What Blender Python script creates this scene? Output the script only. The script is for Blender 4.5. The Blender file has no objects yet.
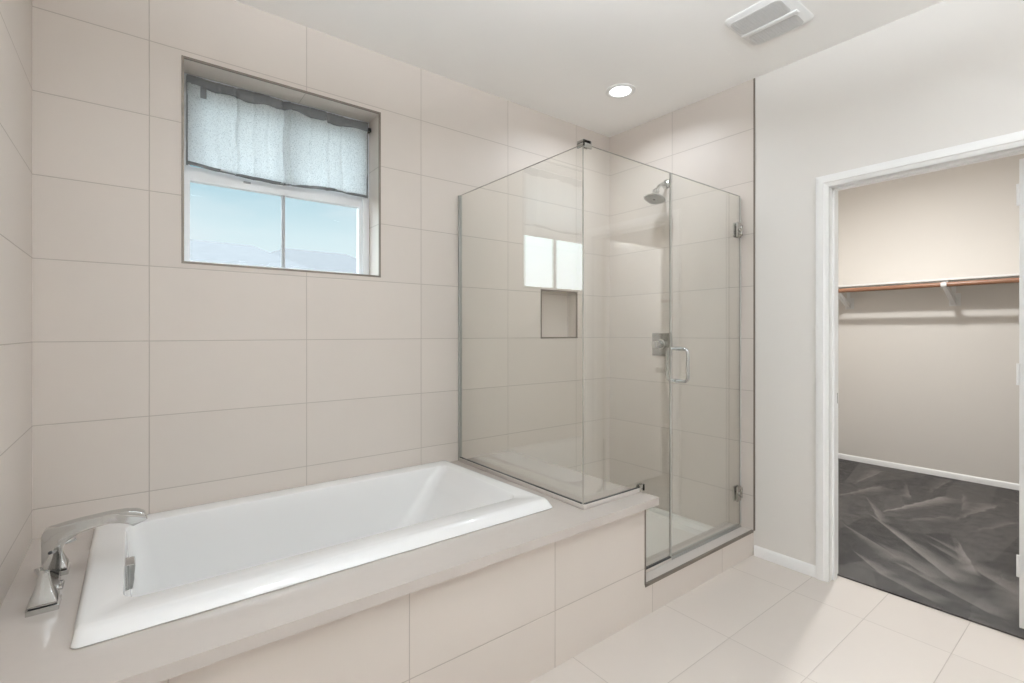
import bpy, bmesh, math, random
from mathutils import Vector, Matrix
random.seed(4)
S = bpy.context.scene
COL = S.collection

# ------------------------------------------------------------------ camera
cam = bpy.data.cameras.new('camera'); cam_o = bpy.data.objects.new('camera', cam); COL.objects.link(cam_o)
cam.lens = 489.3 / 1024 * 36; cam.sensor_width = 36; cam.shift_y = -8.75 / 1024; cam.clip_start = 0.02
cam_o.location = (0.2909, -2.4320, 1.2686)
cam_o.rotation_euler = (math.pi / 2, 0, math.radians(52.26 - 90))
S.camera = cam_o

# ------------------------------------------------------------------ exposure and sky
S.view_settings.view_transform = 'Standard'; S.view_settings.look = 'None'
S.view_settings.gamma = 1; S.view_settings.use_curve_mapping = False
S.view_settings.exposure = 0.0
S.cycles.max_bounces = 14; S.cycles.transparent_max_bounces = 24; S.cycles.diffuse_bounces = 8
S.cycles.glossy_bounces = 6; S.cycles.caustics_reflective = False; S.cycles.caustics_refractive = False
S.cycles.sample_clamp_indirect = 6; S.cycles.use_denoising = True
SKY = 1.08
W = bpy.data.worlds.new('sky'); S.world = W; W.use_nodes = True
nt = W.node_tree; nt.nodes.clear()
def wn(t, **k):
    n = nt.nodes.new(t)
    for a, b in k.items(): setattr(n, a, b)
    return n
tc = wn('ShaderNodeTexCoord'); sep = wn('ShaderNodeSeparateXYZ'); rp = wn('ShaderNodeValToRGB')
no = wn('ShaderNodeTexNoise'); no.inputs['Scale'].default_value = 3.2; no.inputs['Detail'].default_value = 5
mp = wn('ShaderNodeMapping'); mp.inputs['Scale'].default_value = (1, 1, 3.0)
cr = wn('ShaderNodeValToRGB'); mx = wn('ShaderNodeMixRGB'); bg = wn('ShaderNodeBackground'); ow = wn('ShaderNodeOutputWorld')
e = rp.color_ramp.elements
e[0].position = 0.0; e[0].color = (0.90, 0.94, .945, 1); e[1].position = 0.6; e[1].color = (0.55, 0.65, 0.72, 1)
m_ = rp.color_ramp.elements.new(0.18); m_.color = (0.66, 0.81, 0.855, 1)
m_ = rp.color_ramp.elements.new(0.30); m_.color = (0.34, 0.57, 0.68, 1)
cr.color_ramp.elements[0].position = 0.45; cr.color_ramp.elements[1].position = 0.72
L = nt.links.new
L(tc.outputs['Generated'], sep.inputs[0]); L(sep.outputs['Z'], rp.inputs[0])
L(tc.outputs['Generated'], mp.inputs[0]); L(mp.outputs[0], no.inputs['Vector']); L(no.outputs[0], cr.inputs[0])
L(cr.outputs[0], mx.inputs[0]); L(rp.outputs[0], mx.inputs[1]); mx.inputs[2].default_value = (0.74, 0.82, .86, 1)
mr = wn('ShaderNodeMapRange'); mr.inputs['From Min'].default_value = .36; mr.inputs['From Max'].default_value = .8   # hazy glare high up
mr.inputs['To Min'].default_value = SKY; mr.inputs['To Max'].default_value = SKY * 8; L(sep.outputs['Z'], mr.inputs[0])
dt = wn('ShaderNodeVectorMath', operation='DOT_PRODUCT'); dt.inputs[1].default_value = (-.67, .74, .10); L(tc.outputs['Generated'], dt.inputs[0])   # bright sky patch far to the left, added for the glass to reflect
gl_ = wn('ShaderNodeMapRange', interpolation_type='SMOOTHSTEP'); gl_.inputs['From Min'].default_value = .78; gl_.inputs['From Max'].default_value = .96
gl_.inputs['To Min'].default_value = 1; gl_.inputs['To Max'].default_value = 4.3; L(dt.outputs['Value'], gl_.inputs[0])
ml = wn('ShaderNodeMath', operation='MULTIPLY'); L(mr.outputs[0], ml.inputs[0]); L(gl_.outputs[0], ml.inputs[1]); L(ml.outputs[0], bg.inputs[1])
L(mx.outputs[0], bg.inputs[0]); L(bg.outputs[0], ow.inputs[0])

sun = bpy.data.lights.new('sun', 'SUN'); sun.energy = 1.7; sun.angle = 0.02; sun.color = (1, .96, .9)
sun_o = bpy.data.objects.new('sun', sun); COL.objects.link(sun_o)
sun_o.rotation_euler = (math.radians(50), 0, math.radians(-25))     # from behind the house onto the neighbour's roof

VANITY_FILL_W = 1.5      # watts per globe of the added vanity fill light behind the camera
BOWL_FILL_W = 118.0        # the uplight in the added, unseen bowl light
FILL_CAN_W = 2.5       # watts of every added, unseen recessed light in the bathroom
CLOSET_W = 35.0

# ------------------------------------------------------------------ node helpers
def new_mat(name):
    m = bpy.data.materials.new(name); m.use_nodes = True
    n = m.node_tree; b = n.nodes['Principled BSDF']
    return m, n, b
def N(n, t, **k):
    x = n.nodes.new(t)
    for a, b in k.items(): setattr(x, a, b)
    return x
def put(n, sock, v):
    if isinstance(v, bpy.types.NodeSocket): n.links.new(v, sock)
    else: sock.default_value = v
def M_(n, op, a, b=0.0, c=0.0, clamp=False):
    x = N(n, 'ShaderNodeMath', operation=op); x.use_clamp = clamp
    put(n, x.inputs[0], a); put(n, x.inputs[1], b); put(n, x.inputs[2], c)
    return x.outputs[0]
def mixc(n, f, a, b, mode='MIX'):
    x = N(n, 'ShaderNodeMixRGB', blend_type=mode); put(n, x.inputs[0], f); put(n, x.inputs[1], a); put(n, x.inputs[2], b)
    return x.outputs[0]
def c4(c): return (c[0], c[1], c[2], 1)
def coords(n):
    t = N(n, 'ShaderNodeNewGeometry'); s = N(n, 'ShaderNodeSeparateXYZ'); n.links.new(t.outputs['Position'], s.inputs[0])
    return t.outputs['Position'], s.outputs
def noise(n, vec, scale, detail=3, rough=.5):
    x = N(n, 'ShaderNodeTexNoise'); put(n, x.inputs['Vector'], vec); x.inputs['Scale'].default_value = scale
    x.inputs['Detail'].default_value = detail; x.inputs['Roughness'].default_value = rough
    return x.outputs[0]
def bump(n, b, h, strength, dist=.001):
    x = N(n, 'ShaderNodeBump'); x.inputs['Strength'].default_value = strength; x.inputs['Distance'].default_value = dist
    put(n, x.inputs['Height'], h); n.links.new(x.outputs[0], b.inputs['Normal'])

def plain(name, col, rough=.5, metal=0, var=.03, scale=6, bmp=0, bscale=200, coat=0, spec=.5):
    m, n, b = new_mat(name); v, s = coords(n)
    f = noise(n, v, scale)
    lo = tuple(c * (1 - var) for c in col); hi = tuple(min(1, c * (1 + var)) for c in col)
    n.links.new(mixc(n, f, c4(lo), c4(hi)), b.inputs['Base Color'])
    b.inputs['Roughness'].default_value = rough; b.inputs['Metallic'].default_value = metal
    b.inputs['Coat Weight'].default_value = coat; b.inputs['Specular IOR Level'].default_value = spec
    if bmp: bump(n, b, noise(n, v, bscale, 2), bmp)
    return m

TILE = (0.662, 0.604, 0.554); GROUT = (0.47, 0.42, 0.38)
def tiles(name, ua, u0, uw, va, v0, vh, col=TILE, grout=GROUT, g=.0032, rough=.45, stagger=0.0, bmp=.5, vmax=None):
    """rectangular porcelain tiles: ua/va are axis numbers, u0/v0 one joint, uw/vh the tile size"""
    m, n, b = new_mat(name); v, s = coords(n)
    row = M_(n, 'DIVIDE', M_(n, 'SUBTRACT', s[va], v0), vh)
    rowi = M_(n, 'FLOOR', row)
    u = M_(n, 'DIVIDE', M_(n, 'SUBTRACT', s[ua], u0), uw)
    if stagger: u = M_(n, 'ADD', u, M_(n, 'MULTIPLY', rowi, stagger))
    coli = M_(n, 'FLOOR', u)
    def dist(t, w):
        f = M_(n, 'FRACT', t); return M_(n, 'MULTIPLY', M_(n, 'MINIMUM', f, M_(n, 'SUBTRACT', 1.0, f)), w)
    dv = dist(row, vh)
    if vmax is not None: dv = M_(n, 'MAXIMUM', dv, M_(n, 'GREATER_THAN', s[va], vmax))     # the last row runs up to the curb uncut
    d = M_(n, 'MINIMUM', dist(u, uw), dv)
    mask = M_(n, 'MULTIPLY_ADD', d, 1 / (g * .5), -.5, True)       # 0 in the joint, 1 on the tile
    wn_ = N(n, 'ShaderNodeTexWhiteNoise', noise_dimensions='2D'); cb = N(n, 'ShaderNodeCombineXYZ')
    put(n, cb.inputs[0], coli); put(n, cb.inputs[1], rowi); n.links.new(cb.outputs[0], wn_.inputs['Vector'])
    tone = M_(n, 'MULTIPLY_ADD', wn_.outputs[0], .035, .982)
    fine = M_(n, 'MULTIPLY_ADD', noise(n, v, 3.5, 4), .05, .975)
    tt = M_(n, 'MULTIPLY', tone, fine)
    cc = N(n, 'ShaderNodeCombineXYZ')
    for i in range(3): put(n, cc.inputs[i], M_(n, 'MULTIPLY', tt, col[i]))
    n.links.new(mixc(n, mask, c4(grout), cc.outputs[0]), b.inputs['Base Color'])
    put(n, b.inputs['Roughness'], M_(n, 'MULTIPLY_ADD', mask, rough - .8, .8))
    bump(n, b, mask, bmp, .0015)
    return m

U = .3
TZ = 1.2355                                                        # a horizontal joint of the wall tiles
MAT = {}
MAT['tile_back'] = tiles('tile_back', 0, .341, .6, 2, TZ, .3)
MAT['tile_right'] = tiles('tile_right', 1, -.533, .6, 2, TZ, .3)
MAT['tile_left'] = tiles('tile_left', 1, -.62, .6, 2, TZ, .3)
MAT['tile_apron'] = tiles('tile_apron', 0, .354, .6, 2, .215, .3)
MAT['tile_end'] = tiles('tile_end', 1, -.533, .6, 2, .215, .3)
MAT['floor_tile'] = tiles('floor_tile', 0, 1.65, .6, 1, -1.082, .2945, col=(.645, .59, .542), grout=(.50, .45, .41), rough=.35, vmax=-1.2, stagger=0.0, g=.003)
MAT['slab'] = plain('slab_stone', (.535, .488, .450), .13, var=.02, scale=30, spec=.8, coat=.35)
MAT['curb'] = plain('curb_stone', (.60, .555, .515), .5, var=.02, scale=30)
MAT['paint'] = plain('wall_paint', (.77, .745, .712), .62, var=.01, scale=4, bmp=.05, bscale=160)
MAT['ceil'] = plain('ceiling_paint', (.92, .91, .89), .75, var=.01, scale=4, bmp=.06, bscale=120)
MAT['closet_paint'] = plain('closet_paint', (.73, .695, .65), .65, var=.01, scale=4, bmp=.05, bscale=160)
MAT['trim'] = plain('white_trim_paint', (.90, .90, .895), .32, var=.01)
MAT['acrylic'] = plain('white_acrylic', (.83, .83, .825), .12, var=.005, coat=.4)
MAT['pan'] = plain('shower_pan_acrylic', (.74, .73, .69), .3, var=.01)
MAT['chrome'] = plain('chrome', (.58, .585, .58), .08, 1, var=.01)
MAT['brushed'] = plain('brushed_metal', (.20, .17, .14), .45, .4, var=.05, scale=60)
MAT['nickel'] = plain('satin_nickel', (.50, .49, .46), .22, 1, var=.03)
MAT['valve_metal'] = plain('polished_plate', (.36, .365, .35), .15, 1, var=.02)
MAT['dark'] = plain('dark_rubber', (.03, .03, .03), .5)
MAT['seal'] = plain('clear_seal', (.36, .355, .33), .3, var=.02)
MAT['seal_light'] = plain('pale_seal', (.52, .52, .49), .3, var=.02)
MAT['vinyl'] = plain('white_vinyl', (.87, .895, .92), .35, var=.01)
MAT['vinyl_grey'] = plain('grey_muntin', (.42, .43, .44), .4)
MAT['shelf'] = plain('shelf_white', (.78, .77, .75), .45)
MAT['plastic'] = plain('white_plastic', (.80, .80, .79), .4)

def wood():
    m, n, b = new_mat('rod_wood'); v, s = coords(n)
    mpg = N(n, 'ShaderNodeMapping'); mpg.inputs['Scale'].default_value = (60, 3, 60); n.links.new(v, mpg.inputs[0])
    f = noise(n, mpg.outputs[0], 1, 4)
    n.links.new(mixc(n, f, (.20, .085, .045, 1), (.38, .20, .12, 1)), b.inputs['Base Color']); b.inputs['Roughness'].default_value = .35
    return m
MAT['wood'] = wood()

def glass(name, tint, base_r, top=1.0):
    """thin clear sheet: tinted see-through mixed with a mirror that grows towards grazing angles"""
    m = bpy.data.materials.new(name); m.use_nodes = True; n = m.node_tree; n.nodes.clear()
    lw = N(n, 'ShaderNodeLayerWeight'); lw.inputs['Blend'].default_value = .5
    p = M_(n, 'POWER', lw.outputs['Facing'], 4.0)
    fac = M_(n, 'MULTIPLY_ADD', p, top - base_r, base_r, True)
    tr = N(n, 'ShaderNodeBsdfTransparent'); tr.inputs[0].default_value = c4(tint)
    gl = N(n, 'ShaderNodeBsdfGlossy'); gl.inputs['Roughness'].default_value = 0.0; gl.inputs[0].default_value = (1, 1, 1, 1)
    mxs = N(n, 'ShaderNodeMixShader'); put(n, mxs.inputs[0], fac); n.links.new(tr.outputs[0], mxs.inputs[1]); n.links.new(gl.outputs[0], mxs.inputs[2])
    o = N(n, 'ShaderNodeOutputMaterial'); n.links.new(mxs.outputs[0], o.inputs[0])
    return m
MAT['shower_glass'] = glass('shower_glass', (.990, .994, .980), .068)
MAT['window_glass'] = glass('window_glass', (.98, .99, .99), .002, .10)
MAT['glass_edge'] = plain('polished_glass_edge', (.38, .36, .32), .25, var=.02)

def emis(name, col, st):
    m = bpy.data.materials.new(name); m.use_nodes = True; n = m.node_tree; n.nodes.clear()
    em = N(n, 'ShaderNodeEmission'); em.inputs[0].default_value = c4(col); em.inputs[1].default_value = st
    o = N(n, 'ShaderNodeOutputMaterial'); n.links.new(em.outputs[0], o.inputs[0]); return m
MAT['lens'] = emis('lamp_lens', (.95, .97, 1), 6)

def shade_mat():
    m = bpy.data.materials.new('woven_shade'); m.use_nodes = True; n = m.node_tree; n.nodes.clear()
    v, s = coords(n)
    f1 = noise(n, v, 210, 3, .7)
    sp = N(n, 'ShaderNodeValToRGB'); sp.color_ramp.elements[0].position = .52; sp.color_ramp.elements[1].position = .62
    n.links.new(f1, sp.inputs[0])
    f2 = noise(n, v, 150, 2, .8)
    c = mixc(n, f2, (.56, .565, .56, 1), (.92, .925, .92, 1))
    df = N(n, 'ShaderNodeBsdfDiffuse'); tl = N(n, 'ShaderNodeBsdfTranslucent'); tp = N(n, 'ShaderNodeBsdfTransparent')
    n.links.new(c, df.inputs[0]); n.links.new(c, tl.inputs[0]); tp.inputs[0].default_value = (.95, .97, 1, 1)
    a = N(n, 'ShaderNodeMixShader'); a.inputs[0].default_value = .8; n.links.new(df.outputs[0], a.inputs[1]); n.links.new(tl.outputs[0], a.inputs[2])
    b2 = N(n, 'ShaderNodeMixShader'); put(n, b2.inputs[0], M_(n, 'MULTIPLY', sp.outputs[0], .30))
    n.links.new(a.outputs[0], b2.inputs[1]); n.links.new(tp.outputs[0], b2.inputs[2])
    o = N(n, 'ShaderNodeOutputMaterial'); n.links.new(b2.outputs[0], o.inputs[0]); return m
MAT['shade'] = shade_mat()
MAT['shade_hem'] = plain('shade_hem_fabric', (.15, .155, .16), .8, var=.1, scale=80)

def carpet():
    m, n, b = new_mat('plush_carpet'); v, s = coords(n)
    wob = M_(n, 'MULTIPLY_ADD', noise(n, v, 14, 2), .05, -.025)
    X = M_(n, 'ADD', s[0], wob); Y = M_(n, 'ADD', s[1], wob)
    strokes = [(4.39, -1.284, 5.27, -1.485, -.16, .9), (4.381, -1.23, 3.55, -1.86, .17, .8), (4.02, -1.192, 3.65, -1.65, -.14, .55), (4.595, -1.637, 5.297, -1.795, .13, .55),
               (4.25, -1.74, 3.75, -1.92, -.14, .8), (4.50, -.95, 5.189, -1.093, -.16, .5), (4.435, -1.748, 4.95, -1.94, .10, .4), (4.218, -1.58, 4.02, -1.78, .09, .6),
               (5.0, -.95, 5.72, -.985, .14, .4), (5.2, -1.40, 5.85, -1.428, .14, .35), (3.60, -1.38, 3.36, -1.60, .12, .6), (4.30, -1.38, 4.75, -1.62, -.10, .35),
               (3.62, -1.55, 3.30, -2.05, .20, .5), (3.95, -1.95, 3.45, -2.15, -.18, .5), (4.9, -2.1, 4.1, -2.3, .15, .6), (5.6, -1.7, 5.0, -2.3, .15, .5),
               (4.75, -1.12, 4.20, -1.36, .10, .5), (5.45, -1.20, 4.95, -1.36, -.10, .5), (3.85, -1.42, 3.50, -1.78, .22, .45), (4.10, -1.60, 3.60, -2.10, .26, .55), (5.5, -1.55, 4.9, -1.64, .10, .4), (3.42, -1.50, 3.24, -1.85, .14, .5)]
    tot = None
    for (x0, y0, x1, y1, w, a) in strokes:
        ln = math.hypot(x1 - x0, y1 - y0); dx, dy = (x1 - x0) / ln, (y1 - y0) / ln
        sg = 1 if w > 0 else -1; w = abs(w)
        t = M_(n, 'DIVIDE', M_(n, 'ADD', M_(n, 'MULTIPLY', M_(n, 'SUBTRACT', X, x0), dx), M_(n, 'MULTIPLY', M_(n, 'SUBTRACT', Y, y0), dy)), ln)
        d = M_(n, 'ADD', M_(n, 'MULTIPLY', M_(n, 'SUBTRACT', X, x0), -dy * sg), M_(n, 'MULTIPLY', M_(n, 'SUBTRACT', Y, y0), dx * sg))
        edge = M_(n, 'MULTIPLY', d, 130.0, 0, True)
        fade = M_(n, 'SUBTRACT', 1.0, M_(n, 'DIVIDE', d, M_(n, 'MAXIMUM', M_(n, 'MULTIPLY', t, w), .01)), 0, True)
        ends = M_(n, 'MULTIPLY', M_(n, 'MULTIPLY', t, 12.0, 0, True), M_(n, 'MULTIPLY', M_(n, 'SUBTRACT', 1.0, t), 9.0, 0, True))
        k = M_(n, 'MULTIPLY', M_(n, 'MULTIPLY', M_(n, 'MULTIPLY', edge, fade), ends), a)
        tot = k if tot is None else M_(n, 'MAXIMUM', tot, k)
    vo = N(n, 'ShaderNodeTexVoronoi'); mpg = N(n, 'ShaderNodeMapping'); mpg.inputs['Rotation'].default_value = (0, 0, .6); mpg.inputs['Scale'].default_value = (1.3, 4.2, 1)
    n.links.new(v, mpg.inputs[0]); n.links.new(mpg.outputs[0], vo.inputs['Vector']); vo.inputs['Scale'].default_value = 1.1
    cell = N(n, 'ShaderNodeSeparateColor'); n.links.new(vo.outputs['Color'], cell.inputs[0])
    fib = noise(n, v, 260, 2, .7); mid = noise(n, v, 16, 3)
    base = M_(n, 'ADD', M_(n, 'MULTIPLY', cell.outputs[0], .18), M_(n, 'ADD', M_(n, 'MULTIPLY', fib, .50), M_(n, 'MULTIPLY_ADD', mid, .34, -.37)))
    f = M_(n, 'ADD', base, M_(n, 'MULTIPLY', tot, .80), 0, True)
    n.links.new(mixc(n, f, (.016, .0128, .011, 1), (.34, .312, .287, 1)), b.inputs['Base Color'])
    b.inputs['Roughness'].default_value = .95; b.inputs['Specular IOR Level'].default_value = .1
    b.inputs['Sheen Weight'].default_value = .25
    bump(n, b, fib, .8, .006)
    return m
MAT['carpet'] = carpet()
def roof_mat():
    m, n, b = new_mat('roof_tile'); v, s = coords(n)
    w1 = N(n, 'ShaderNodeTexBrick'); w1.inputs['Scale'].default_value = 3; n.links.new(v, w1.inputs['Vector'])
    w1.inputs['Color1'].default_value = (.14, .14, .145, 1); w1.inputs['Color2'].default_value = (.165, .165, .17, 1); w1.inputs['Mortar'].default_value = (.15, .15, .155, 1)
    n.links.new(w1.outputs[0], b.inputs['Base Color']); b.inputs['Roughness'].default_value = .9; return m
MAT['roof'] = roof_mat()
MAT['stucco'] = plain('pale_stucco', (.30, .30, .295), .9, var=.04, scale=3)
MAT['ground'] = plain('dry_ground', (.12, .11, .09), .95, var=.2, scale=.5)

# ------------------------------------------------------------------ object helpers
def tag(o, label=None, cat=None, group=None, kind=None):
    if label: o['label'] = label
    if cat: o['category'] = cat
    if group: o['group'] = group
    if kind: o['kind'] = kind
    return o
def thing(name, label, cat, loc=(0, 0, 0), group=None):
    o = bpy.data.objects.new(name, None); o.empty_display_size = .05; COL.objects.link(o); o.location = loc
    return tag(o, label, cat, group)
def wloc(o):
    v = Vector(o.location)
    while o.parent: o = o.parent; v += Vector(o.location)
    return v
def obj(name, bm, mats, parent=None, smooth=True, origin=None):
    """link bm (drawn in world coordinates) as one mesh object; a child or a thing keeps its origin at its parent / origin"""
    me = bpy.data.meshes.new(name)
    bmesh.ops.recalc_face_normals(bm, faces=bm.faces)
    o = bpy.data.objects.new(name, me); COL.objects.link(o)
    off = Vector((0, 0, 0))
    if parent: o.parent = parent; off = wloc(parent)
    elif origin: o.location = origin; off = Vector(origin)
    bmesh.ops.translate(bm, vec=-off, verts=bm.verts)
    bm.to_mesh(me); bm.free()
    for m in (mats if isinstance(mats, (list, tuple)) else [mats]): me.materials.append(MAT[m] if isinstance(m, str) else m)
    if smooth:
        me.polygons.foreach_set('use_smooth', [True] * len(me.polygons)); me.set_sharp_from_angle(angle=math.radians(38))
    return o
def struct(name, bm, mats, parent=None, **k):
    o = obj(name, bm, mats, parent, **k)
    if not parent: o['kind'] = 'structure'
    return o
def box(x0, x1, y0, y1, z0, z1, bev=0, seg=2, bm=None, mi=0):
    b = bmesh.new()
    r = bmesh.ops.create_cube(b, size=1)
    for v in b.verts: v.co = Vector((x0 + (v.co.x + .5) * (x1 - x0), y0 + (v.co.y + .5) * (y1 - y0), z0 + (v.co.z + .5) * (z1 - z0)))
    if bev: bmesh.ops.bevel(b, geom=list(b.edges), offset=bev, segments=seg, affect='EDGES', profile=.5)
    for f in b.faces: f.material_index = mi
    if bm is None: return b
    return join(bm, b)
def join(bm, b):
    me = bpy.data.meshes.new('tmp'); b.to_mesh(me); b.free(); bm.from_mesh(me); bpy.data.meshes.remove(me); return bm
def loft(rings, cap0=True, cap1=True, closed=True):
    b = bmesh.new(); vs = [[b.verts.new(p) for p in r] for r in rings]; n = len(vs[0])
    for i in range(len(vs) - 1):
        for j in range(n if closed else n - 1):
            b.faces.new((vs[i][j], vs[i][(j + 1) % n], vs[i + 1][(j + 1) % n], vs[i + 1][j]))
    if cap0: b.faces.new(vs[0][::-1])
    if cap1: b.faces.new(vs[-1])
    return b
def circ(c, ax, r, seg=24, up=None):
    ax = Vector(ax).normalized(); u = ax.orthogonal().normalized() if up is None else Vector(up); w = ax.cross(u)
    return [Vector(c) + (u * math.cos(2 * math.pi * i / seg) + w * math.sin(2 * math.pi * i / seg)) * r for i in range(seg)]
def lathe(c, ax, prof, seg=32):
    """prof: list of (distance along ax, radius)"""
    ax = Vector(ax).normalized(); return loft([circ(Vector(c) + ax * d, ax, r, seg) for d, r in prof])
def tube(pts, r, seg=14):
    pts = [Vector(p) for p in pts]; rings = []; up = None
    for i, p in enumerate(pts):
        t = (pts[min(i + 1, len(pts) - 1)] - pts[max(i - 1, 0)]).normalized()
        if up is None: up = t.orthogonal().normalized()
        up = (up - t * up.dot(t)).normalized(); w = t.cross(up); rr = r[i] if isinstance(r, (list, tuple)) else r
        rings.append([p + (up * math.cos(2 * math.pi * k / seg) + w * math.sin(2 * math.pi * k / seg)) * rr for k in range(seg)])
    return loft(rings)
def prism(poly, axis, a, b, bev=0, seg=2):
    """poly: 2D points on the two other axes (in order), extruded from a to b along axis"""
    def P(p, t):
        if axis == 0: return (t, p[0], p[1])
        if axis == 1: return (p[0], t, p[1])
        return (p[0], p[1], t)
    m = loft([[P(p, a) for p in poly], [P(p, b) for p in poly]])
    if bev: bmesh.ops.bevel(m, geom=list(m.edges), offset=bev, segments=seg, affect='EDGES', profile=.5)
    return m
def rrect(x0, x1, y0, y1, r, z, k=7):
    out = []
    for cx, cy, a0 in ((x1 - r, y1 - r, 0), (x0 + r, y1 - r, 90), (x0 + r, y0 + r, 180), (x1 - r, y0 + r, 270)):
        for i in range(k + 1):
            a = math.radians(a0 + 90 * i / k); out.append((cx + r * math.cos(a), cy + r * math.sin(a), z))
    return out
def grid_wall(axis, a, b, us, vs, holes):
    """a wall slab between a and b along axis, cut into cells us x vs; cells listed in holes are left open"""
    m = bmesh.new(); cache = {}
    def V(t, u, v):
        p = (t, u, v) if axis == 0 else (u, t, v) if axis == 1 else (u, v, t)
        if p not in cache: cache[p] = m.verts.new(p)
        return cache[p]
    nu, nv = len(us) - 1, len(vs) - 1
    solid = lambda i, j: 0 <= i < nu and 0 <= j < nv and (i, j) not in holes
    for i in range(nu):
        for j in range(nv):
            if not solid(i, j): continue
            u0, u1, v0, v1 = us[i], us[i + 1], vs[j], vs[j + 1]
            for t in (a, b): m.faces.new((V(t, u0, v0), V(t, u1, v0), V(t, u1, v1), V(t, u0, v1)))
            if not solid(i - 1, j): m.faces.new((V(a, u0, v0), V(b, u0, v0), V(b, u0, v1), V(a, u0, v1)))
            if not solid(i + 1, j): m.faces.new((V(a, u1, v0), V(b, u1, v0), V(b, u1, v1), V(a, u1, v1)))
            if not solid(i, j - 1): m.faces.new((V(a, u0, v0), V(b, u0, v0), V(b, u1, v0), V(a, u1, v0)))
            if not solid(i, j + 1): m.faces.new((V(a, u0, v1), V(b, u0, v1), V(b, u1, v1), V(a, u1, v1)))
    return m
def frame_ring(axis, a, b, u0, u1, v0, v1, w, bev=0):
    """a rectangular frame of member width w (or (left,right,bottom,top))"""
    wl, wr, wb, wt = w if isinstance(w, tuple) else (w,) * 4
    m = grid_wall(axis, a, b, [u0, u0 + wl, u1 - wr, u1], [v0, v0 + wb, v1 - wt, v1], {(1, 1)})
    if bev: bmesh.ops.bevel(m, geom=[e for e in m.edges if len(e.link_faces) == 2 and e.calc_face_angle(0) > .5], offset=bev, segments=2, affect='EDGES')
    return m

# ------------------------------------------------------------------ room shell
XW = 3.092; CEIL = 2.72; YR = -4.1        # tiled right wall, ceiling height, rear wall
WX0, WX1, WZ0, WZ1 = .452, 1.305, 1.56, 2.41
NX0, NX1, NZ0, NZ1 = 2.415, 2.749, 1.234, 1.552
xs = [-.12, WX0, WX1, NX0, NX1, 3.25]; zs = [-.1, NZ0, NZ1, WZ0, WZ1, CEIL]
struct('wall_back', grid_wall(1, 0, .22, xs, zs, {(1, 3), (3, 1)}), 'tile_back', smooth=False)
struct('wall_left', box(-.12, .006, -1.19, .0, -.1, CEIL), 'tile_left', smooth=False)
struct('wall_left_painted', box(-.12, .0, YR, -1.19, -.1, CEIL), 'paint', smooth=False)
struct('wall_shower', box(XW, XW + .12, -1.066, 0, -.1, CEIL), 'tile_right', smooth=False)
DY0, DY1, DZ = -2.165, -1.451, 2.012
struct('wall_right', grid_wall(0, XW + .003, 3.21, [YR, DY0 - .012, DY1 + .012, -1.066], [-.1, DZ + .012, CEIL], {(1, 0)}), 'paint', smooth=False)
struct('wall_rear', box(-.12, 3.21, YR - .12, YR, -.1, CEIL), 'paint', smooth=False)
struct('ceiling', box(-.12, 6.02, YR - .12, .22, CEIL, CEIL + .12), 'ceil', smooth=False)
struct('floor', box(-.12, 3.2, YR, .0, -.1, 0), 'floor_tile', smooth=False)
CX1 = 5.90
struct('wall_closet_back', box(CX1, CX1 + .12, -3.6, -.2, -.1, CEIL), 'closet_paint', smooth=False)
struct('wall_closet_left', box(3.21, CX1, -.32, -.2, -.1, CEIL), 'closet_paint', smooth=False)
struct('wall_closet_right', box(3.21, CX1, -3.6, -3.48, -.1, CEIL), 'closet_paint', smooth=False)
cp = obj('carpet', box(3.2, CX1, -3.48, -.32, -.1, .008), 'carpet', smooth=False, origin=None)
cp.name = 'floor_closet_carpet'; cp['kind'] = 'structure'

def baseboard(name, axis, face, a, b, out, h=.058, t=.012):
    """a baseboard of rounded top edge; out = +1/-1 is the side it sticks out to"""
    prof = [(0, 0), (t, 0), (t, h - .012), (t * .55, h - .003), (t * .25, h), (0, h)]
    poly = [(face + out * p, z) for p, z in prof]
    if axis == 1: m = prism(poly, 1, a, b)            # runs along y
    else: m = loft([[(t_, p[0], p[1]) for p in poly] for t_ in (a, b)])
    return struct(name, m, 'trim')
baseboard('baseboard_right', 1, XW + .003, -1.392, -1.072, -1)
baseboard('baseboard_right_rear', 1, XW + .003, YR, -2.225, -1)
baseboard('baseboard_closet_back', 1, CX1, -3.48, -.32, -1, h=.058)
baseboard('baseboard_closet_left', 0, -.32, 3.21, CX1 - .012, -1, h=.058)

# metal edge trims of the tiling
def strip(name, *a, mat='brushed'): return struct(name, box(*a, bev=.0008, seg=1), mat)
strip('trim_1', XW - .002, XW + .006, -1.075, -1.066, .14, CEIL)                       # ends the tiled right wall
o = struct('trim_2', frame_ring(1, -.0025, .006, WX0 - .004, WX1 + .004, WZ0 - .004, WZ1 + .004, .009), 'brushed')
o['label'] = 'brushed metal tile edge around the window recess'
o = struct('trim_3', frame_ring(1, -.0025, .006, NX0 - .004, NX1 + .004, NZ0 - .004, NZ1 + .004, .010), 'brushed')

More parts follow.
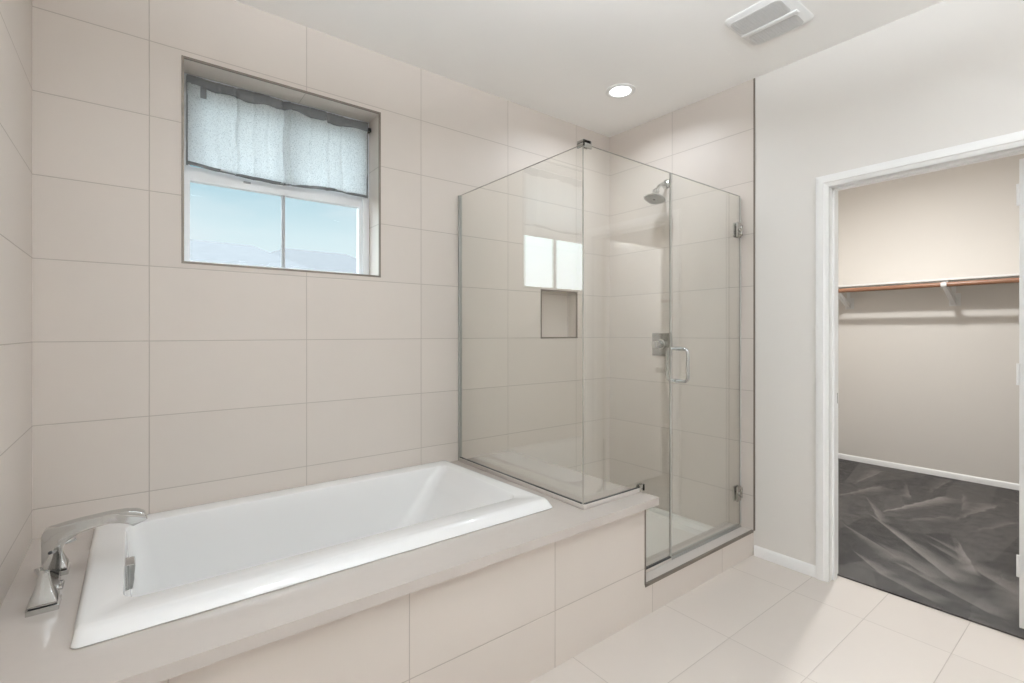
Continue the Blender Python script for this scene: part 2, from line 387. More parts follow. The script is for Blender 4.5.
# closet doorway: casing, jamb and the open door
cas = bmesh.new()
xf = XW + .003
def casing_side(y_in, sgn):
    w = .058
    prof = [(0, 0), (0, -.016), (.010, -.019), (.036, -.019), (.040, -.014), (.048, -.013), (.052, -.009), (.058, -.008), (.058, 0)]
    return [(xf + d, y_in + sgn * (w - u)) for u, d in prof]
lp = casing_side(DY1, 1); rp_ = casing_side(DY0, -1)
def mitred(pts, sgn):
    b = bmesh.new(); rings = []
    for z_of in (lambda u: 0.0, lambda u: DZ + u): rings.append([(x, y, z_of(abs(y - (DY1 if sgn > 0 else DY0)))) for x, y in pts])
    return loft(rings)
join(cas, mitred(lp, 1)); join(cas, mitred(rp_, -1))
hd = []
for pts, y_in, sgn in ((lp, DY1, 1), (rp_, DY0, -1)): hd.append([(x, y, DZ + abs(y - y_in)) for x, y in pts])
join(cas, loft(hd, False, False))
struct('trim_door_casing', cas, 'trim')
jm = bmesh.new()
box(xf - .004, 3.213, DY1, DY1 + .012, .0, DZ + .012, bm=jm); box(xf - .004, 3.213, DY0 - .012, DY0, .0, DZ + .012, bm=jm)
box(xf - .004, 3.213, DY0, DY1, DZ, DZ + .012, bm=jm)
box(3.130, 3.168, DY1 - .010, DY1, .0, DZ, bm=jm); box(3.130, 3.168, DY0, DY0 + .010, .0, DZ, bm=jm); box(3.130, 3.168, DY0, DY1, DZ - .010, DZ, bm=jm)
jo = struct('trim_door_jamb', jm, 'trim')
sp_ = obj('strike_plate', box(3.172, 3.200, DY1 - .0015, DY1 + .001, .90, .955, bev=.0005, seg=1), 'brushed', jo)
dr = struct('door_1', box(3.222, 3.905, -2.147, -2.112, .035, 1.995, bev=.002), 'trim'); 
dr['label'] = 'white interior door standing open inside the closet'
for z in (.25, 1.05, 1.80): obj('hinge', lathe((3.214, -2.110, z), (0, 0, 1), [(0, .006), (.09, .006)], 10), 'trim', dr)
obj('door_handle', lathe((3.845, -2.112, .95), (0, 1, 0), [(0, .026), (.006, .026), (.008, .011), (.035, .011), (.038, .024), (.055, .028), (.066, .018)], 20), 'nickel', dr)

# ------------------------------------------------------------------ window
wf = struct('window_1', frame_ring(1, .145, .21, WX0 + .001, WX1 - .001, WZ0 + .001, WZ1 - .001, (.024, .034, .014, .03), bev=.003), 'vinyl')
obj('sash', frame_ring(1, .158, .195, WX0 + .022, WX1 - .030, WZ0 + .013, 1.995, (.016, .022, .016, .050), bev=.003), 'vinyl', wf)
obj('sash', frame_ring(1, .166, .20, WX0 + .022, WX1 - .032, 1.985, WZ1 - .028, (.018, .028, .025, .03), bev=.003), 'vinyl', wf)
obj('mullion', box(.868, .884, .163, .185, WZ0 + .026, 1.948, bev=.002), 'vinyl_grey', wf)
obj('mullion', box(.864, .890, .170, .190, 2.005, WZ1 - .055, bev=.002), 'vinyl_grey', wf)
obj('pane', box(WX0 + .036, WX1 - .050, .174, .177, WZ0 + .027, 1.947), 'window_glass', wf, smooth=False)
obj('pane', box(WX0 + .038, WX1 - .058, .180, .183, 2.008, WZ1 - .056), 'window_glass', wf, smooth=False)
obj('latch', box(.70, .73, .150, .160, 1.972, 1.980, bev=.001), 'vinyl_grey', wf)

# woven roller shade covering the upper sash
sh = thing('window_shade', 'crumpled grey woven shade over the upper half of the window', 'window shade', (.88, .128, 2.0))
def sheet(fz0, fz1, x0, x1, y0, th, nx=130, nz=24, amp=.007):
    b = bmesh.new(); F = []; 
    def yy(x, t):
        fold = 0
        for c, w, a in ((.665, .006, 1.3), (.735, .005, .5), (.80, .006, -.5), (.99, .005, .5), (1.15, .006, -.6), (.60, .005, -.5), (.868, .007, 1.5), (.895, .006, -1.2), (1.075, .006, 1.1), (.56, .03, .5), (1.18, .03, .6), (.77, .03, -.5)):
            fold += a * math.exp(-((x - c - .004 * math.sin(9 * t)) / w) ** 2)
        return y0 + amp * (fold + .6 * math.sin(x * 23 + t * 2) + .4 * math.sin(x * 51 + 3 * t) * t)
    for s_ in (0, 1):
        G = [[b.verts.new((x0 + (x1 - x0) * i / nx, yy(x0 + (x1 - x0) * i / nx, j / nz) + s_ * th, fz0(x0 + (x1 - x0) * i / nx) * (1 - j / nz) + fz1(x0 + (x1 - x0) * i / nx) * j / nz)) for i in range(nx + 1)] for j in range(nz + 1)]
        F.append(G)
        for j in range(nz):
            for i in range(nx): b.faces.new((G[j][i], G[j][i + 1], G[j + 1][i + 1], G[j + 1][i]))
    A, B = F
    for i in range(nx):
        for j in (0, nz): b.faces.new((A[j][i], A[j][i + 1], B[j][i + 1], B[j][i]))
    for j in range(nz):
        for i in (0, nx): b.faces.new((A[j][i], A[j + 1][i], B[j + 1][i], B[j][i]))
    return b
top = lambda x: 2.385
def bot(x):
    t = (x - .476) / (1.288 - .476)
    return 2.003 + .010 * math.sin(t * 6.4 + 2.2) * (1 - .3 * t) - .012 * t + .006 * math.exp(-((t - .75) / .1) ** 2)
def low(x):
    t = (x - .476) / (1.288 - .476)
    return 2.345 + .006 * math.sin(t * 13 + 1) + .004 * math.sin(t * 37) + .004 * (1 - t)
obj('fabric', sheet(top, bot, .476, 1.284, .122, .0012), 'shade', sh)
obj('bottom_hem', sheet(lambda x: bot(x) + .007, lambda x: bot(x) - .006, .475, 1.286, .119, .005, nz=2), 'shade_hem', sh)
obj('top_fold', sheet(lambda x: 2.392, low, .474, 1.286, .115, .004, nz=4), 'shade_hem', sh)
obj('side_hem', box(1.279, 1.287, .118, .124, 2.0, 2.39, bev=.001), 'shade_hem', sh)
obj('side_hem', box(.473, .479, .118, .124, 2.0, 2.39, bev=.001), 'shade_hem', sh)
obj('fabric_tab', box(.525, .548, .1135, .1165, 2.305, 2.352, bev=.0006, seg=1), 'shade_hem', sh)
obj('end_bracket', box(1.284, 1.300, .105, .135, 2.345, 2.365, bev=.002), 'dark', sh)

# ------------------------------------------------------------------ shower niche (tiled recess of the back wall)
ni = struct('wall_niche_back', box(NX0 - .01, NX1 + .01, .088, .10, NZ0 - .01, NZ1 + .01), 'tile_back', smooth=False)

# ------------------------------------------------------------------ tub deck, curb and shower pan
DK = .530; YF = -1.066; XE = 2.102
deck = thing('bath_deck', 'beige tiled bath deck with a stone slab top running on into the shower', 'bath deck', (1.05, -1.0, 0))
obj('tiled_apron', box(.0065, XE, YF, YF + .07, 0, DK - .034), 'tile_apron', deck, smooth=False)
obj('end_panel', box(XE - .06, XE, YF + .07, -.002, 0, DK - .034), 'tile_end', deck, smooth=False)
obj('inner_panel', box(1.78, 1.82, YF + .07, -.002, 0, DK - .034), 'tile_end', deck, smooth=False)
slab = grid_wall(2, DK - .034, DK, [.0065, .22, 1.675, 2.156], [-1.10, -.85, -.05, -.001], {(1, 1)})
bmesh.ops.bevel(slab, geom=[e_ for e_ in slab.edges if len(e_.link_faces) == 2 and e_.calc_face_angle(0) > .5 and min(v.co.y for v in e_.verts) < -1.09], offset=.0015, segments=2, affect='EDGES')
obj('deck_slab', slab, 'slab', deck)
curb = thing('shower_curb', 'low tiled shower threshold under the glass door', 'shower curb', (2.6, -1.0, 0))
obj('tiled_face', box(XE, XW - .0005, YF, -1.0, 0, .137), 'tile_apron', curb, smooth=False)
obj('curb_top', box(XE, XW - .0005, YF + .008, -.905, .06, .140, bev=.0015), 'curb', curb)
obj('curb_body', box(XE, XW - .0005, -1.0, -.915, 0, .06), 'curb', curb)
strip('trim_4', XE - .002, XW - .003, YF - .003, YF + .009, .130, .1435)               # metal nosing of the curb
strip('trim_5', XE - .005, XE + .003, YF - .003, YF + .006, .140, DK - .034)             # metal corner of the tub deck
pan = bmesh.new()
px0, px1, py0, py1 = XE, XW - .001, -.905, -.001
pan = loft([rrect(px0, px1, py0, py1, .002, 0), rrect(px0, px1, py0, py1, .002, .085), rrect(px0 + .03, px1 - .03, py0 + .03, py1 - .03, .03, .085),
            rrect(px0 + .05, px1 - .05, py0 + .05, py1 - .05, .05, .055), rrect(2.55, 2.65, -.5, -.4, .045, .048)])
pn = tag(obj('shower_pan', pan, 'pan', origin=(2.6, -.45, 0)), 'off white shower base behind the glass door', 'shower pan')
obj('drain_cover', lathe((2.6, -.45, .0481), (0, 0, 1), [(0, .05), (.003, .05), (.004, .045)], 28), 'nickel', pn)

# ------------------------------------------------------------------ bathtub
TX0, TX1, TY0, TY1 = .174, 1.694, -.912, -.006
IX0, IX1, IY0, IY1 = .272, 1.625, -.748, -.105
RT = .551
R_ = []
R_.append(rrect(TX0 + .03, TX1 - .03, TY0 + .06, TY1 - .03, .02, .30))
R_.append(rrect(TX0 + .045, TX1 - .035, TY0 + .07, TY1 - .04, .02, DK - .004))
R_.append(rrect(TX0 + .002, TX1 - .002, TY0 + .002, TY1, .018, DK + .001))
R_.append(rrect(TX0, TX1, TY0, TY1, .020, DK + .004))
def crown(x0, x1, y0, y1, r_, zb, zf):            # the rim stands a little higher along the front
    return [(x, y, zb + (zf - zb) * max(0, min(1, (-.30 - y) / .45))) for x, y, _ in rrect(x0, x1, y0, y1, r_, 0)]
R_.append(crown(TX0 + .002, TX1 - .002, TY0 + .005, TY1, .020, DK + .009, DK + .010))
R_.append(crown(TX0 + .007, TX1 - .007, TY0 + .026, TY1 - .006, .020, RT - .004, RT + .007))
R_.append(crown(TX0 + .013, TX1 - .012, TY0 + .034, TY1 - .012, .022, RT - .0008, RT + .0125))
R_.append(crown(TX0 + .022, TX1 - .020, TY0 + .046, TY1 - .020, .024, RT, RT + .0138))
R_.append(crown(TX0 + .040, TX1 - .030, TY0 + .085, TY1 - .034, .028, RT, RT + .010))
R_.append(rrect(IX0 - .012, IX1 + .010, IY0 - .014, IY1 + .012, .045, RT))
R_.append(rrect(IX0 - .004, IX1 + .003, IY0 - .004, IY1 + .004, .05, RT - .003))
R_.append(rrect(IX0, IX1 - .002, IY0, IY1, .052, RT - .012))
for k in range(1, 9):
    t = k / 8
    R_.append(rrect(IX0 + .02 * t, IX1 - .03 - .26 * t ** 1.15, IY0 + .045 * t, IY1 - .045 * t, .052 + .05 * t, RT - .012 - .33 * t))
R_.append(rrect(IX0 + .045, IX1 - .34, IY0 + .075, IY1 - .075, .10, .185))
R_.append(rrect(IX0 + .10, IX1 - .42, IY0 + .13, IY1 - .13, .08, .168))
R_.append(rrect(IX0 + .15, IX1 - .60, IY0 + .22, IY1 - .22, .05, .164))
tub_bm = loft(R_, cap0=False, cap1=True)
tub = tag(obj('bathtub', tub_bm, 'acrylic', origin=(.95, -.46, DK)), 'white rectangular drop-in bathtub set in the beige tiled deck', 'bathtub')
ovf = [(-.008, .000), (.018, .000), (.022, -.008), (.018, -.022), (.019, -.055), (.014, -.088), (.004, -.090), (-.004, -.088)]
ob = prism([(IX0 + .003 + a, .541 + b_ * .88) for a, b_ in ovf], 1, -.485, -.415, bev=.002)
o = obj('overflow_cover', ob, 'chrome', tub); o['label'] = 'chrome overflow cover'
o = obj('drain_cover', lathe((.46, -.44, .1645), (0, 0, 1), [(0, .036), (.004, .036), (.008, .025), (.009, .01)], 24), 'chrome', tub)

# ------------------------------------------------------------------ roman tub faucet
sp = thing('tub_spout', 'tall chrome tub spout arching from the deck over the tub rim', 'faucet', (.103, -.50, DK))
prof = [(.085, DK + .004), (.0839, .690), (.088, .700), (.0963, .7055), (.130, .7105), (.167, .7154), (.2351, .7205), (.275, .7195), (.2999, .7160), (.3198, .7045), (.3273, .6839), (.2901, .6694),
        (.2779, .6831), (.2587, .6908), (.2351, .6918), (.2006, .6881), (.167, .6802), (.1451, .6711), (.134, .6625), (.1279, .6533), (.1236, .6333), (.1215, .5705), (.1236, DK + .004)]
obj('spout', prism(prof, 1, -.519, -.481, bev=.003, seg=3), 'chrome', sp)
obj('spout_base', prism([(.078, DK), (.131, DK), (.128, DK + .008), (.081, DK + .008)], 1, -.529, -.471, bev=.0015), 'chrome', sp)
obj('set_screw', lathe((.103, -.5195, .640), (0, -1, 0), [(0, .0045), (.0012, .0045)], 12), 'dark', sp)
def sq(cx, cy, hx, hy, z, r): return rrect(cx - hx, cx + hx, cy - hy, cy + hy, r, z, 4)
def handle(cx, cy, label, lev):
    h = thing('faucet_handle', label, 'faucet handle', (cx, cy, DK), group='chrome tub faucet handles')
    obj('escutcheon', loft([sq(cx, cy, .033, .033, DK, .004), sq(cx, cy, .033, .033, DK + .013, .004), sq(cx, cy, .030, .030, DK + .015, .004)]), 'chrome', h)
    obj('dark_gap_ring', loft([sq(cx, cy, .027, .027, DK + .015, .003), sq(cx, cy, .027, .027, DK + .018, .003)]), 'dark', h)  # dark ring set in the gap between base plate and handle body
    pr_ = [(.030, .018), (.030, .024), (.026, .034), (.021, .048), (.0165, .062), (.0135, .078), (.0115, .090), (.0105, .096), (.006, .099)]
    obj('handle_body', loft([sq(cx, cy, a, a, DK + z, min(.005, a * .5)) for a, z in pr_]), 'chrome', h)
    l_ = box(-.008, .008, -.006, .050, -.005, .005, bev=.0025)
    bmesh.ops.transform(l_, matrix=Matrix.Translation((cx, cy, DK + .084)) @ Matrix.Rotation(lev, 4, 'Z') @ Matrix.Rotation(math.radians(8), 4, 'X'), verts=l_.verts)
    obj('lever', l_, 'chrome', h)
handle(.101, -.625, 'chrome flared faucet handle in front of the spout, nearest the viewer', math.radians(20))
handle(.101, -.385, 'chrome flared faucet handle half hidden behind the spout', math.radians(-75))

# ------------------------------------------------------------------ shower enclosure
GX = 1.787; GY = -.992; GT = 2.062; GB = .548; SX = 2.400; th = .004
enc = thing('shower_enclosure', 'frameless clear glass shower enclosure standing on the deck slab and curb', 'shower enclosure', (GX, GY, 0))
def pane(name, poly, axis, c, parent):
    m = prism(poly, axis, c - th, c + th)
    for f in m.faces:
        f.material_index = 0 if abs(f.normal[axis]) > .5 or abs(f.calc_center_median()[axis] - c) > th * .5 else 1
    m.normal_update()
    for f in m.faces: f.material_index = 0 if abs(f.normal[axis]) > .5 else 1
    return obj(name, m, ['shower_glass', 'glass_edge'], parent, smooth=False)
pane('side_panel', [(-.003, GB), (GY + .005, GB), (GY + .005, GT), (-.003, GT)], 0, GX, enc)
pane('front_panel', [(GX - .005, GB), (2.164, GB), (2.164, .158), (SX - .004, .158), (SX - .004, GT), (GX - .005, GT)], 1, GY, enc)
door = pane('door', [(SX + .004, .158), (XW - .0145, .158), (XW - .0145, GT), (SX + .004, GT)], 1, GY, enc)
obj('wall_channel', box(GX - .010, GX + .010, -.012, -.001, DK + .002, GT, bev=.001), 'seal', enc)
obj('base_strip', box(GX - .010, GX + .010, GY - .010, -.012, DK + .0005, GB - .0005, bev=.001), 'curb', enc)
obj('base_strip', box(GX + .010, 2.150, GY - .010, GY + .010, DK + .0005, GB - .0005, bev=.001), 'curb', enc)
o = obj('glazing_gasket', box(GX - .0045, GX + .0045, GY + .01, -.012, GB - .001, GB + .003), 'dark', enc)
o = obj('glazing_gasket', box(GX + .005, 2.160, GY - .0045, GY + .0045, GB - .001, GB + .003), 'dark', enc)
obj('base_strip', box(2.106, SX, GY - .008, GY + .008, .1405, .153, bev=.001), 'curb', enc)
obj('glazing_gasket', box(2.108, SX - .002, GY - .0055, GY + .0055, .153, .160), 'dark', enc)
obj('threshold_bar', box(SX + .002, XW - .002, GY - .006, GY + .006, .1405, .147, bev=.001), 'seal', enc)
o = obj('door_sweep', box(SX + .004, XW - .014, GY - .004, GY + .016, .149, .157, bev=.001), 'seal', door)
obj('door_seal', box(SX - .0033, SX + .0033, GY - .0035, GY + .0035, .158, GT - .001), 'seal_light', door)
obj('door_seal', box(XW - .0135, XW - .001, GY - .004, GY + .004, .158, GT - .01), 'seal_light', door)
# D-shaped pull through the glass
def dpull(x, y, z0, z1, s, r=.0085):
    pts = [(x, y + s * .006, z0)]; R1 = .022
    for k in range(7):
        a = math.radians(90 * k / 6); pts.append((x, y + s * (.059 - R1 + R1 * math.sin(a)), z0 + R1 - R1 * math.cos(a)))
    for k in range(7):
        a = math.radians(90 * k / 6); pts.append((x, y + s * (.059 - R1 + R1 * math.cos(a)), z1 - R1 + R1 * math.sin(a)))
    pts.append((x, y + s * .006, z1)); return tube(pts, r, 14)
hb = dpull(2.459, GY, 1.026, 1.188, -1); join(hb, dpull(2.459, GY, 1.026, 1.188, 1))
for z in (1.026, 1.188):
    for s in (-1, 1): join(hb, lathe((2.459, GY, z), (0, s, 0), [(.005, .011), (.011, .011), (.012, .009)], 16))
obj('door_handle', hb, 'chrome', door)
for z in (1.862, .340):
    hg = box(3.030, XW - .016, GY - .012, GY - .0055, z - .043, z + .043, bev=.0012)
    join(hg, box(3.030, XW - .016, GY + .0055, GY + .012, z - .043, z + .043, bev=.0012))
    join(hg, lathe((XW - .019, GY - .014, z), (0, 0, 1), [(-.022, .007), (.022, .007)], 14))
    join(hg, box(XW - .016, XW - .001, GY - .013, GY + .013, z - .030, z + .030, bev=.001))
    join(hg, lathe((3.058, GY - .012, z), (0, -1, 0), [(0, .013), (.006, .013), (.008, .010)], 20))
    obj('hinge', hg, 'nickel', door)
ck = box(GX - .012, GX + .036, GY - .012, GY - .005, GT - .018, GT + .014, bev=.001)
join(ck, box(GX + .006, GX + .030, GY + .006, GY + .012, GT - .014, GT + .016, bev=.001))
join(ck, box(GX - .012, GX - .006, GY - .012, GY + .030, GT - .014, GT + .006, bev=.001)); join(ck, box(GX - .012, GX + .030, GY - .012, GY + .028, GT + .001, GT + .016, bev=.001))
obj('corner_clamp', ck, 'nickel', enc)
ck = box(2.145, 2.180, GY - .012, GY - .0055, .532, .562, bev=.001); join(ck, box(2.145, 2.180, GY + .0055, GY + .012, .532, .562, bev=.001)); join(ck, box(2.165, 2.180, GY - .012, GY + .012, .532, .562, bev=.001))
obj('panel_clamp', ck, 'nickel', enc)

# ------------------------------------------------------------------ shower head and valve
shd = thing('overhead_shower', 'chrome wall-mounted shower head on a short arm', 'shower head', (XW, -.49, 2.25))
obj('flange', lathe((XW - .0005, -.49, 2.255), (-1, 0, 0), [(0, .030), (.004, .030), (.010, .020), (.013, .012)], 24), 'chrome', shd)
obj('shower_arm', tube([(XW, -.49, 2.255), (3.055, -.486, 2.252), (3.032, -.481, 2.240), (3.014, -.478, 2.220), (2.998, -.476, 2.198)], .0105), 'chrome', shd)
ax = Vector((-.30, .0, -.95)).normalized(); c0 = Vector((2.998, -.476, 2.198))
obj('ball_joint', lathe(c0 - ax * .012, ax, [(-.004, .008), (.004, .018), (.014, .023), (.026, .019), (.034, .014)], 22), 'chrome', shd)
ux = Vector((0, 1, 0)); vx = ax.cross(ux)
def srr(c, h, r):
    return [c + ux * p[0] + vx * p[1] for p in rrect(-h, h, -h, h, r, 0, 6)]
obj('head_shell', loft([srr(c0 + ax * d, h, r) for d, h, r in ((.016, .013, .011), (.026, .018, .014), (.036, .034, .022), (.044, .046, .032), (.052, .060, .042), (.058, .064, .044), (.062, .061, .042))]), 'chrome', shd)
face = loft([srr(c0 + ax * d, h, r) for d, h, r in ((.061, .058, .040), (.0635, .056, .039))])
for i in range(-4, 5):
    for j in range(-4, 5):
        if (i, j) != (0, 0) and i * i + j * j < 22: join(face, lathe(c0 + ax * .063 + ux * i * .0115 + vx * j * .0115, ax, [(0, .0022), (.0025, .0014)], 6))
o = obj('spray_face', face, plain('spray_face_metal', (.34, .34, .33), .3, .7), shd)
obj('spray_nozzle', lathe(c0 + ax * .063, ax, [(0, .009), (.003, .008), (.004, .004)], 14), 'dark', shd)

vv = thing('shower_valve', 'square chrome shower valve plate with a round knob', 'shower valve', (XW, -.447, 1.19))
obj('escutcheon', box(XW - .012, XW - .0005, -.533, -.384, 1.115, 1.266, bev=.003), 'valve_metal', vv)
obj('valve_stem', lathe((XW - .012, -.458, 1.192), (-1, 0, 0), [(0, .036), (.008, .035), (.012, .027), (.028, .025)], 26), 'chrome', vv)
obj('knob', lathe((XW - .040, -.458, 1.192), (-1, 0, 0), [(0, .025), (.004, .028), (.020, .026), (.040, .024), (.050, .022), (.054, .014)], 26), 'chrome', vv)
obj('set_screw', lathe((XW - .060, -.458, 1.167), (0, 0, -1), [(0, .003), (.002, .003)], 10), 'dark', vv)

# ------------------------------------------------------------------ ceiling: recessed lights, exhaust fan
def can(x, y, label, watts=FILL_CAN_W, first=[None]):
    if first[0] is None:
        o = thing('recessed_light', label, 'ceiling light', (x, y, CEIL), group='round recessed ceiling lights')
        obj('trim_ring', loft([circ((x, y, CEIL - d), (0, 0, 1), r, 40) for d, r in ((-.001, .088), (.004, .088), (.007, .082), (.007, .070), (.003, .066), (.003, .060))], False, False), 'plastic', o)
        obj('lamp_lens', lathe((x, y, CEIL - .0035), (0, 0, 1), [(0, .060), (.002, .067)], 40), 'lens', o)
        first[0] = o
    else:
        o = first[0].copy(); COL.objects.link(o); o.location = (x, y, CEIL); o['label'] = label
        for ch in first[0].children:
            if ch.type == 'MESH': c = ch.copy(); COL.objects.link(c); c.parent = o
    l = bpy.data.lights.new('can_lamp', 'AREA'); l.shape = 'DISK'; l.size = .13; l.energy = watts; l.color = (.85, .925, 1); l.spread = math.radians(155)
    lo = bpy.data.objects.new('can_lamp', l); COL.objects.link(lo); lo.location = (x, y, CEIL - .012)
can(2.603, -.508, 'round recessed ceiling light above the shower', 5.2)
can(.95, -1.75, 'added unseen round recessed ceiling light in the middle of the bathroom, left')  # from here on, unseen ceiling lights added to light the bathroom
can(2.35, -2.55, 'added unseen round recessed ceiling light between closet door and rear wall')
can(.80, -3.35, 'added unseen round recessed ceiling light near the rear wall, left')
can(2.35, -3.60, 'added unseen round recessed ceiling light near the rear wall, right')

fan = thing('exhaust_fan', 'square white ceiling exhaust fan with two grey grilles', 'exhaust fan', (2.62, -1.37, CEIL))
obj('cover', loft([rrect(2.462, 2.778, -1.508, -1.225, .035, CEIL + .001, 6), rrect(2.462, 2.778, -1.508, -1.225, .035, CEIL - .004, 6), rrect(2.478, 2.766, -1.495, -1.234, .035, CEIL - .014, 6)], False), 'plastic', fan)
def grille(x0, x1, y0, y1, rs):
    g = bmesh.new(); join(g, loft([rrect(x0, x1, y0, y1, rs, CEIL - .013, 5), rrect(x0, x1, y0, y1, rs, CEIL - .0155, 5)]))
    k = int((y1 - y0) / .012)
    for i in range(1, k): join(g, box(x0 + .006, x1 - .006, y0 + i * (y1 - y0) / k - .001, y0 + i * (y1 - y0) / k + .001, CEIL - .0165, CEIL - .0150))
    return g
MAT['grille'] = plain('grey_grille', (.62, .62, .615), .5, var=.06, scale=18)
o = obj('grille', grille(2.490, 2.617, -1.470, -1.244, .022), 'grille', fan); o = obj('grille', grille(2.651, 2.754, -1.472, -1.250, .026), 'grille', fan)
obj('centre_bar', box(2.620, 2.648, -1.488, -1.238, CEIL - .020, CEIL - .012, bev=.002), 'plastic', fan)

# made-up bowl light above the view, added to brighten the ceiling and room
bowl = thing('bowl_fill_light', 'added white bowl uplight hanging on a short stem, unseen above the view', 'ceiling light', (1.05, -2.25, CEIL))
obj('canopy', lathe((1.05, -2.25, CEIL), (0, 0, -1), [(0, .065), (.012, .065), (.022, .05)], 28), 'nickel', bowl)
obj('stem', lathe((1.05, -2.25, CEIL - .02), (0, 0, -1), [(0, .008), (.43, .008)], 12), 'nickel', bowl)
bz = CEIL - .42
obj('bowl', loft([circ((1.05, -2.25, bz + d), (0, 0, 1), q, 36) for d, q in ((.06, .21), (.03, .195), (-.01, .15), (-.035, .09), (-.045, .02), (-.039, .02), (-.029, .088), (-.004, .145), (.034, .188), (.06, .203))], False, False), 'plastic', bowl)
l = bpy.data.lights.new('bowl_fill_lamp', 'AREA'); l.shape = 'DISK'; l.size = .34; l.energy = BOWL_FILL_W; l.color = (.85, .925, 1)
lo = bpy.data.objects.new('bowl_fill_lamp', l); COL.objects.link(lo); lo.location = (1.05, -2.25, bz + .05); lo.rotation_euler = (math.pi, 0, 0)

# made-up vanity light on the unseen rear wall, added as soft fill
van = thing('vanity_fill_light', 'added chrome vanity light bar with three white globes, unseen on the rear wall', 'added wall light', (1.6, YR, 1.95))
obj('back_plate', box(1.2, 2.0, YR + .001, YR + .03, 1.90, 2.00, bev=.004), 'chrome', van)
for gx in (1.3, 1.6, 1.9):
    obj('globe_arm', tube([(gx, YR + .02, 1.95), (gx, YR + .08, 1.95), (gx, YR + .11, 1.97)], .01), 'chrome', van)
    gp = [(.075 - .075 * math.cos(math.pi * k / 12), max(.002, .075 * math.sin(math.pi * k / 12))) for k in range(13)]
    obj('lamp_globe', lathe((gx, YR + .12, 1.96), (0, 0, 1), gp, 24), 'lens', van)
    l = bpy.data.lights.new('vanity_fill_lamp', 'POINT'); l.shadow_soft_size = .09; l.energy = VANITY_FILL_W; l.color = (.85, .925, 1)
    lo = bpy.data.objects.new('vanity_fill_lamp', l); COL.objects.link(lo); lo.location = (gx, YR + .34, 2.03)

# ------------------------------------------------------------------ closet shelf, rod, brackets, lamp
shf = tag(obj('closet_shelf', box(5.600, CX1 - .001, -3.479, -.321, 1.702, 1.718, bev=.001), 'shelf', origin=(5.75, -1.9, 1.702)), 'long white closet shelf above the wooden rod', 'shelf')
rod = tag(obj('closet_rod', lathe((5.566, -3.478, 1.665), (0, 1, 0), [(0, .0195), (3.156, .0195)], 20), 'wood', origin=(5.566, -1.9, 1.665)), 'brown wooden closet rod under the white shelf', 'closet rod')
def bracket(y, label):
    b0 = thing('shelf_bracket', label, 'shelf bracket', (CX1, y, 1.6), group='white shelf and rod brackets')
    obj('wall_plate', box(CX1 - .006, CX1 - .0005, y - .045, y + .030, 1.500, 1.610, bev=.002), 'plastic', b0)
    obj('wall_strip', box(CX1 - .008, CX1 - .0005, y - .014, y + .014, 1.610, 1.701, bev=.001), 'plastic', b0)
    obj('top_arm', box(5.615, CX1 - .008, y - .014, y + .014, 1.694, 1.7015, bev=.001), 'plastic', b0)
    def sec(x, z0, z1, h): return [(x, y - h, z0), (x, y + h, z0), (x, y + h, z1), (x, y - h, z1)]
    obj('brace', loft([sec(CX1 - .006, 1.510, 1.560, .016), sec(5.72, 1.585, 1.620, .016), sec(5.610, 1.630, 1.662, .016), sec(5.588, 1.640, 1.668, .016)]), 'plastic', b0)
    hk = [(5.566 + .0275 * math.cos(math.radians(a)), 1.665 + .0275 * math.sin(math.radians(a))) for a in range(-210, 61, 15)]
    hi = [(5.566 + .0200 * math.cos(math.radians(a)), 1.665 + .0200 * math.sin(math.radians(a))) for a in range(60, -211, -15)]
    n_ = len(hk); m = bmesh.new()
    for i in range(n_ - 1):
        join(m, prism([hk[i], hk[i + 1], hi[n_ - 2 - i], hi[n_ - 1 - i]], 1, y - .018, y + .018))
    bmesh.ops.remove_doubles(m, verts=m.verts, dist=.0001)
    obj('rod_hook', m, 'plastic', b0)
bracket(-1.425, 'white bracket holding shelf and rod, seen whole in the doorway')
bracket(-.64, 'white bracket under the shelf, cut by the left door casing')
lmp = thing('closet_light', 'round flush ceiling light inside the closet', 'ceiling light', (4.45, -1.25, CEIL))
obj('fixture_base', lathe((4.45, -1.25, CEIL), (0, 0, -1), [(0, .14), (.02, .14), (.022, .13)], 32), 'plastic', lmp)
obj('lamp_shade', lathe((4.45, -1.25, CEIL - .022), (0, 0, -1), [(0, .128), (.02, .12), (.04, .09), (.05, .03)], 32), 'lens', lmp)
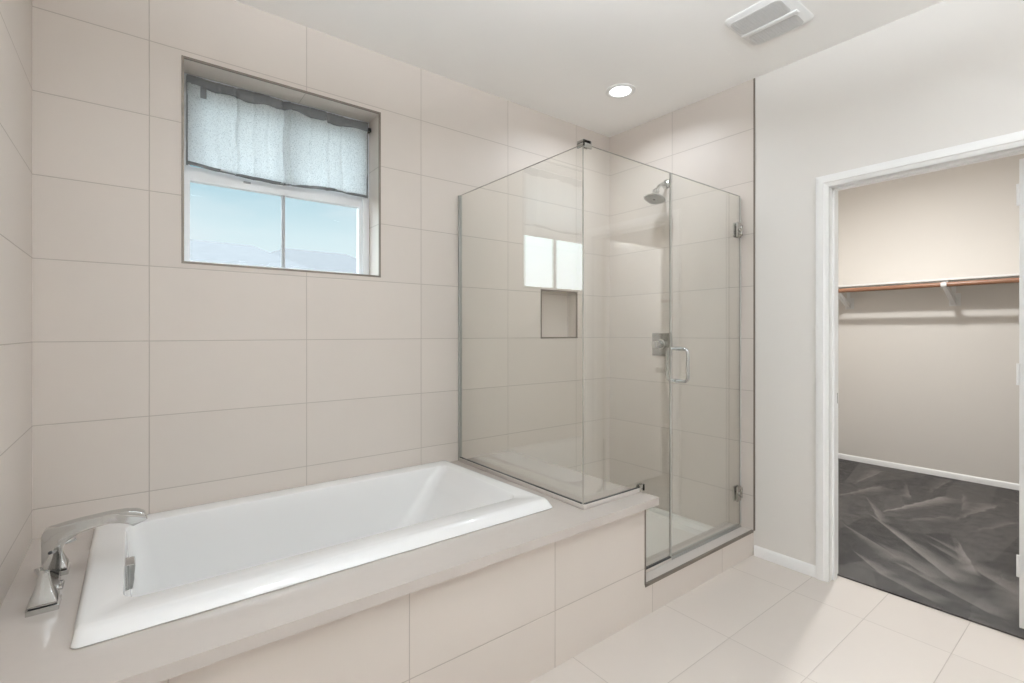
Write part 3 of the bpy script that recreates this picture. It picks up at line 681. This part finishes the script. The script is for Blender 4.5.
l = bpy.data.lights.new('closet_lamp', 'AREA'); l.shape = 'DISK'; l.size = .14; l.energy = CLOSET_W; l.color = (.98, .98, .97)
lo = bpy.data.objects.new('closet_lamp', l); COL.objects.link(lo); lo.location = (4.45, -1.25, CEIL - .085)
l = bpy.data.lights.new('closet_lamp_glow', 'POINT'); l.shadow_soft_size = .06; l.energy = 6.5; l.color = (.98, .98, .97)     # what the round lamp throws sideways and up
lo = bpy.data.objects.new('closet_lamp_glow', l); COL.objects.link(lo); lo.location = (4.45, -1.25, CEIL - .16)

# ------------------------------------------------------------------ outdoors
GZ = -3.0
g_ = obj('ground', box(-40, 60, 1, 80, GZ - .1, GZ), 'ground', smooth=False); g_['kind'] = 'structure'
def house(x0, x1, y0, y1, ez, rz, label, hip=2.2, rx=None):
    h = thing('neighbor_house', label, 'house', ((x0 + x1) / 2, (y0 + y1) / 2, GZ), group='houses outside the window')
    obj('wall', box(x0 + .4, x1 - .4, y0 + .4, y1 - .4, GZ, ez), 'stucco', h, smooth=False)
    ym = (y0 + y1) / 2
    m = bmesh.new(); v = [m.verts.new(p) for p in ((x0, y0, ez), (x1, y0, ez), (x1, y1, ez), (x0, y1, ez), (x0 + hip, ym, rz), (x1 - hip, ym, rz),
                                                  (x0, y0, ez - .2), (x1, y0, ez - .2), (x1, y1, ez - .2), (x0, y1, ez - .2))]
    for f in ((0, 1, 5, 4), (1, 2, 5), (2, 3, 4, 5), (3, 0, 4), (6, 7, 1, 0), (7, 8, 2, 1), (8, 9, 3, 2), (9, 6, 0, 3), (9, 8, 7, 6)): m.faces.new([v[i] for i in f])
    obj('roof', m, 'roof', h, smooth=False)
    obj('window', box((x0 + x1) / 2 - .8, (x0 + x1) / 2 + .8, y0 + .36, y0 + .41, ez - 1.8, ez - .6, bev=.02), 'vinyl_grey', h)
house(-4.5, 5.4, 11.0, 19.0, 2.5, 4.05, 'nearer grey-roofed house seen low through the window', hip=2.1)
house(3.4, 14.0, 24.0, 30.0, 4.3, 6.0, 'pale house further off to the right through the window', hip=3.6)
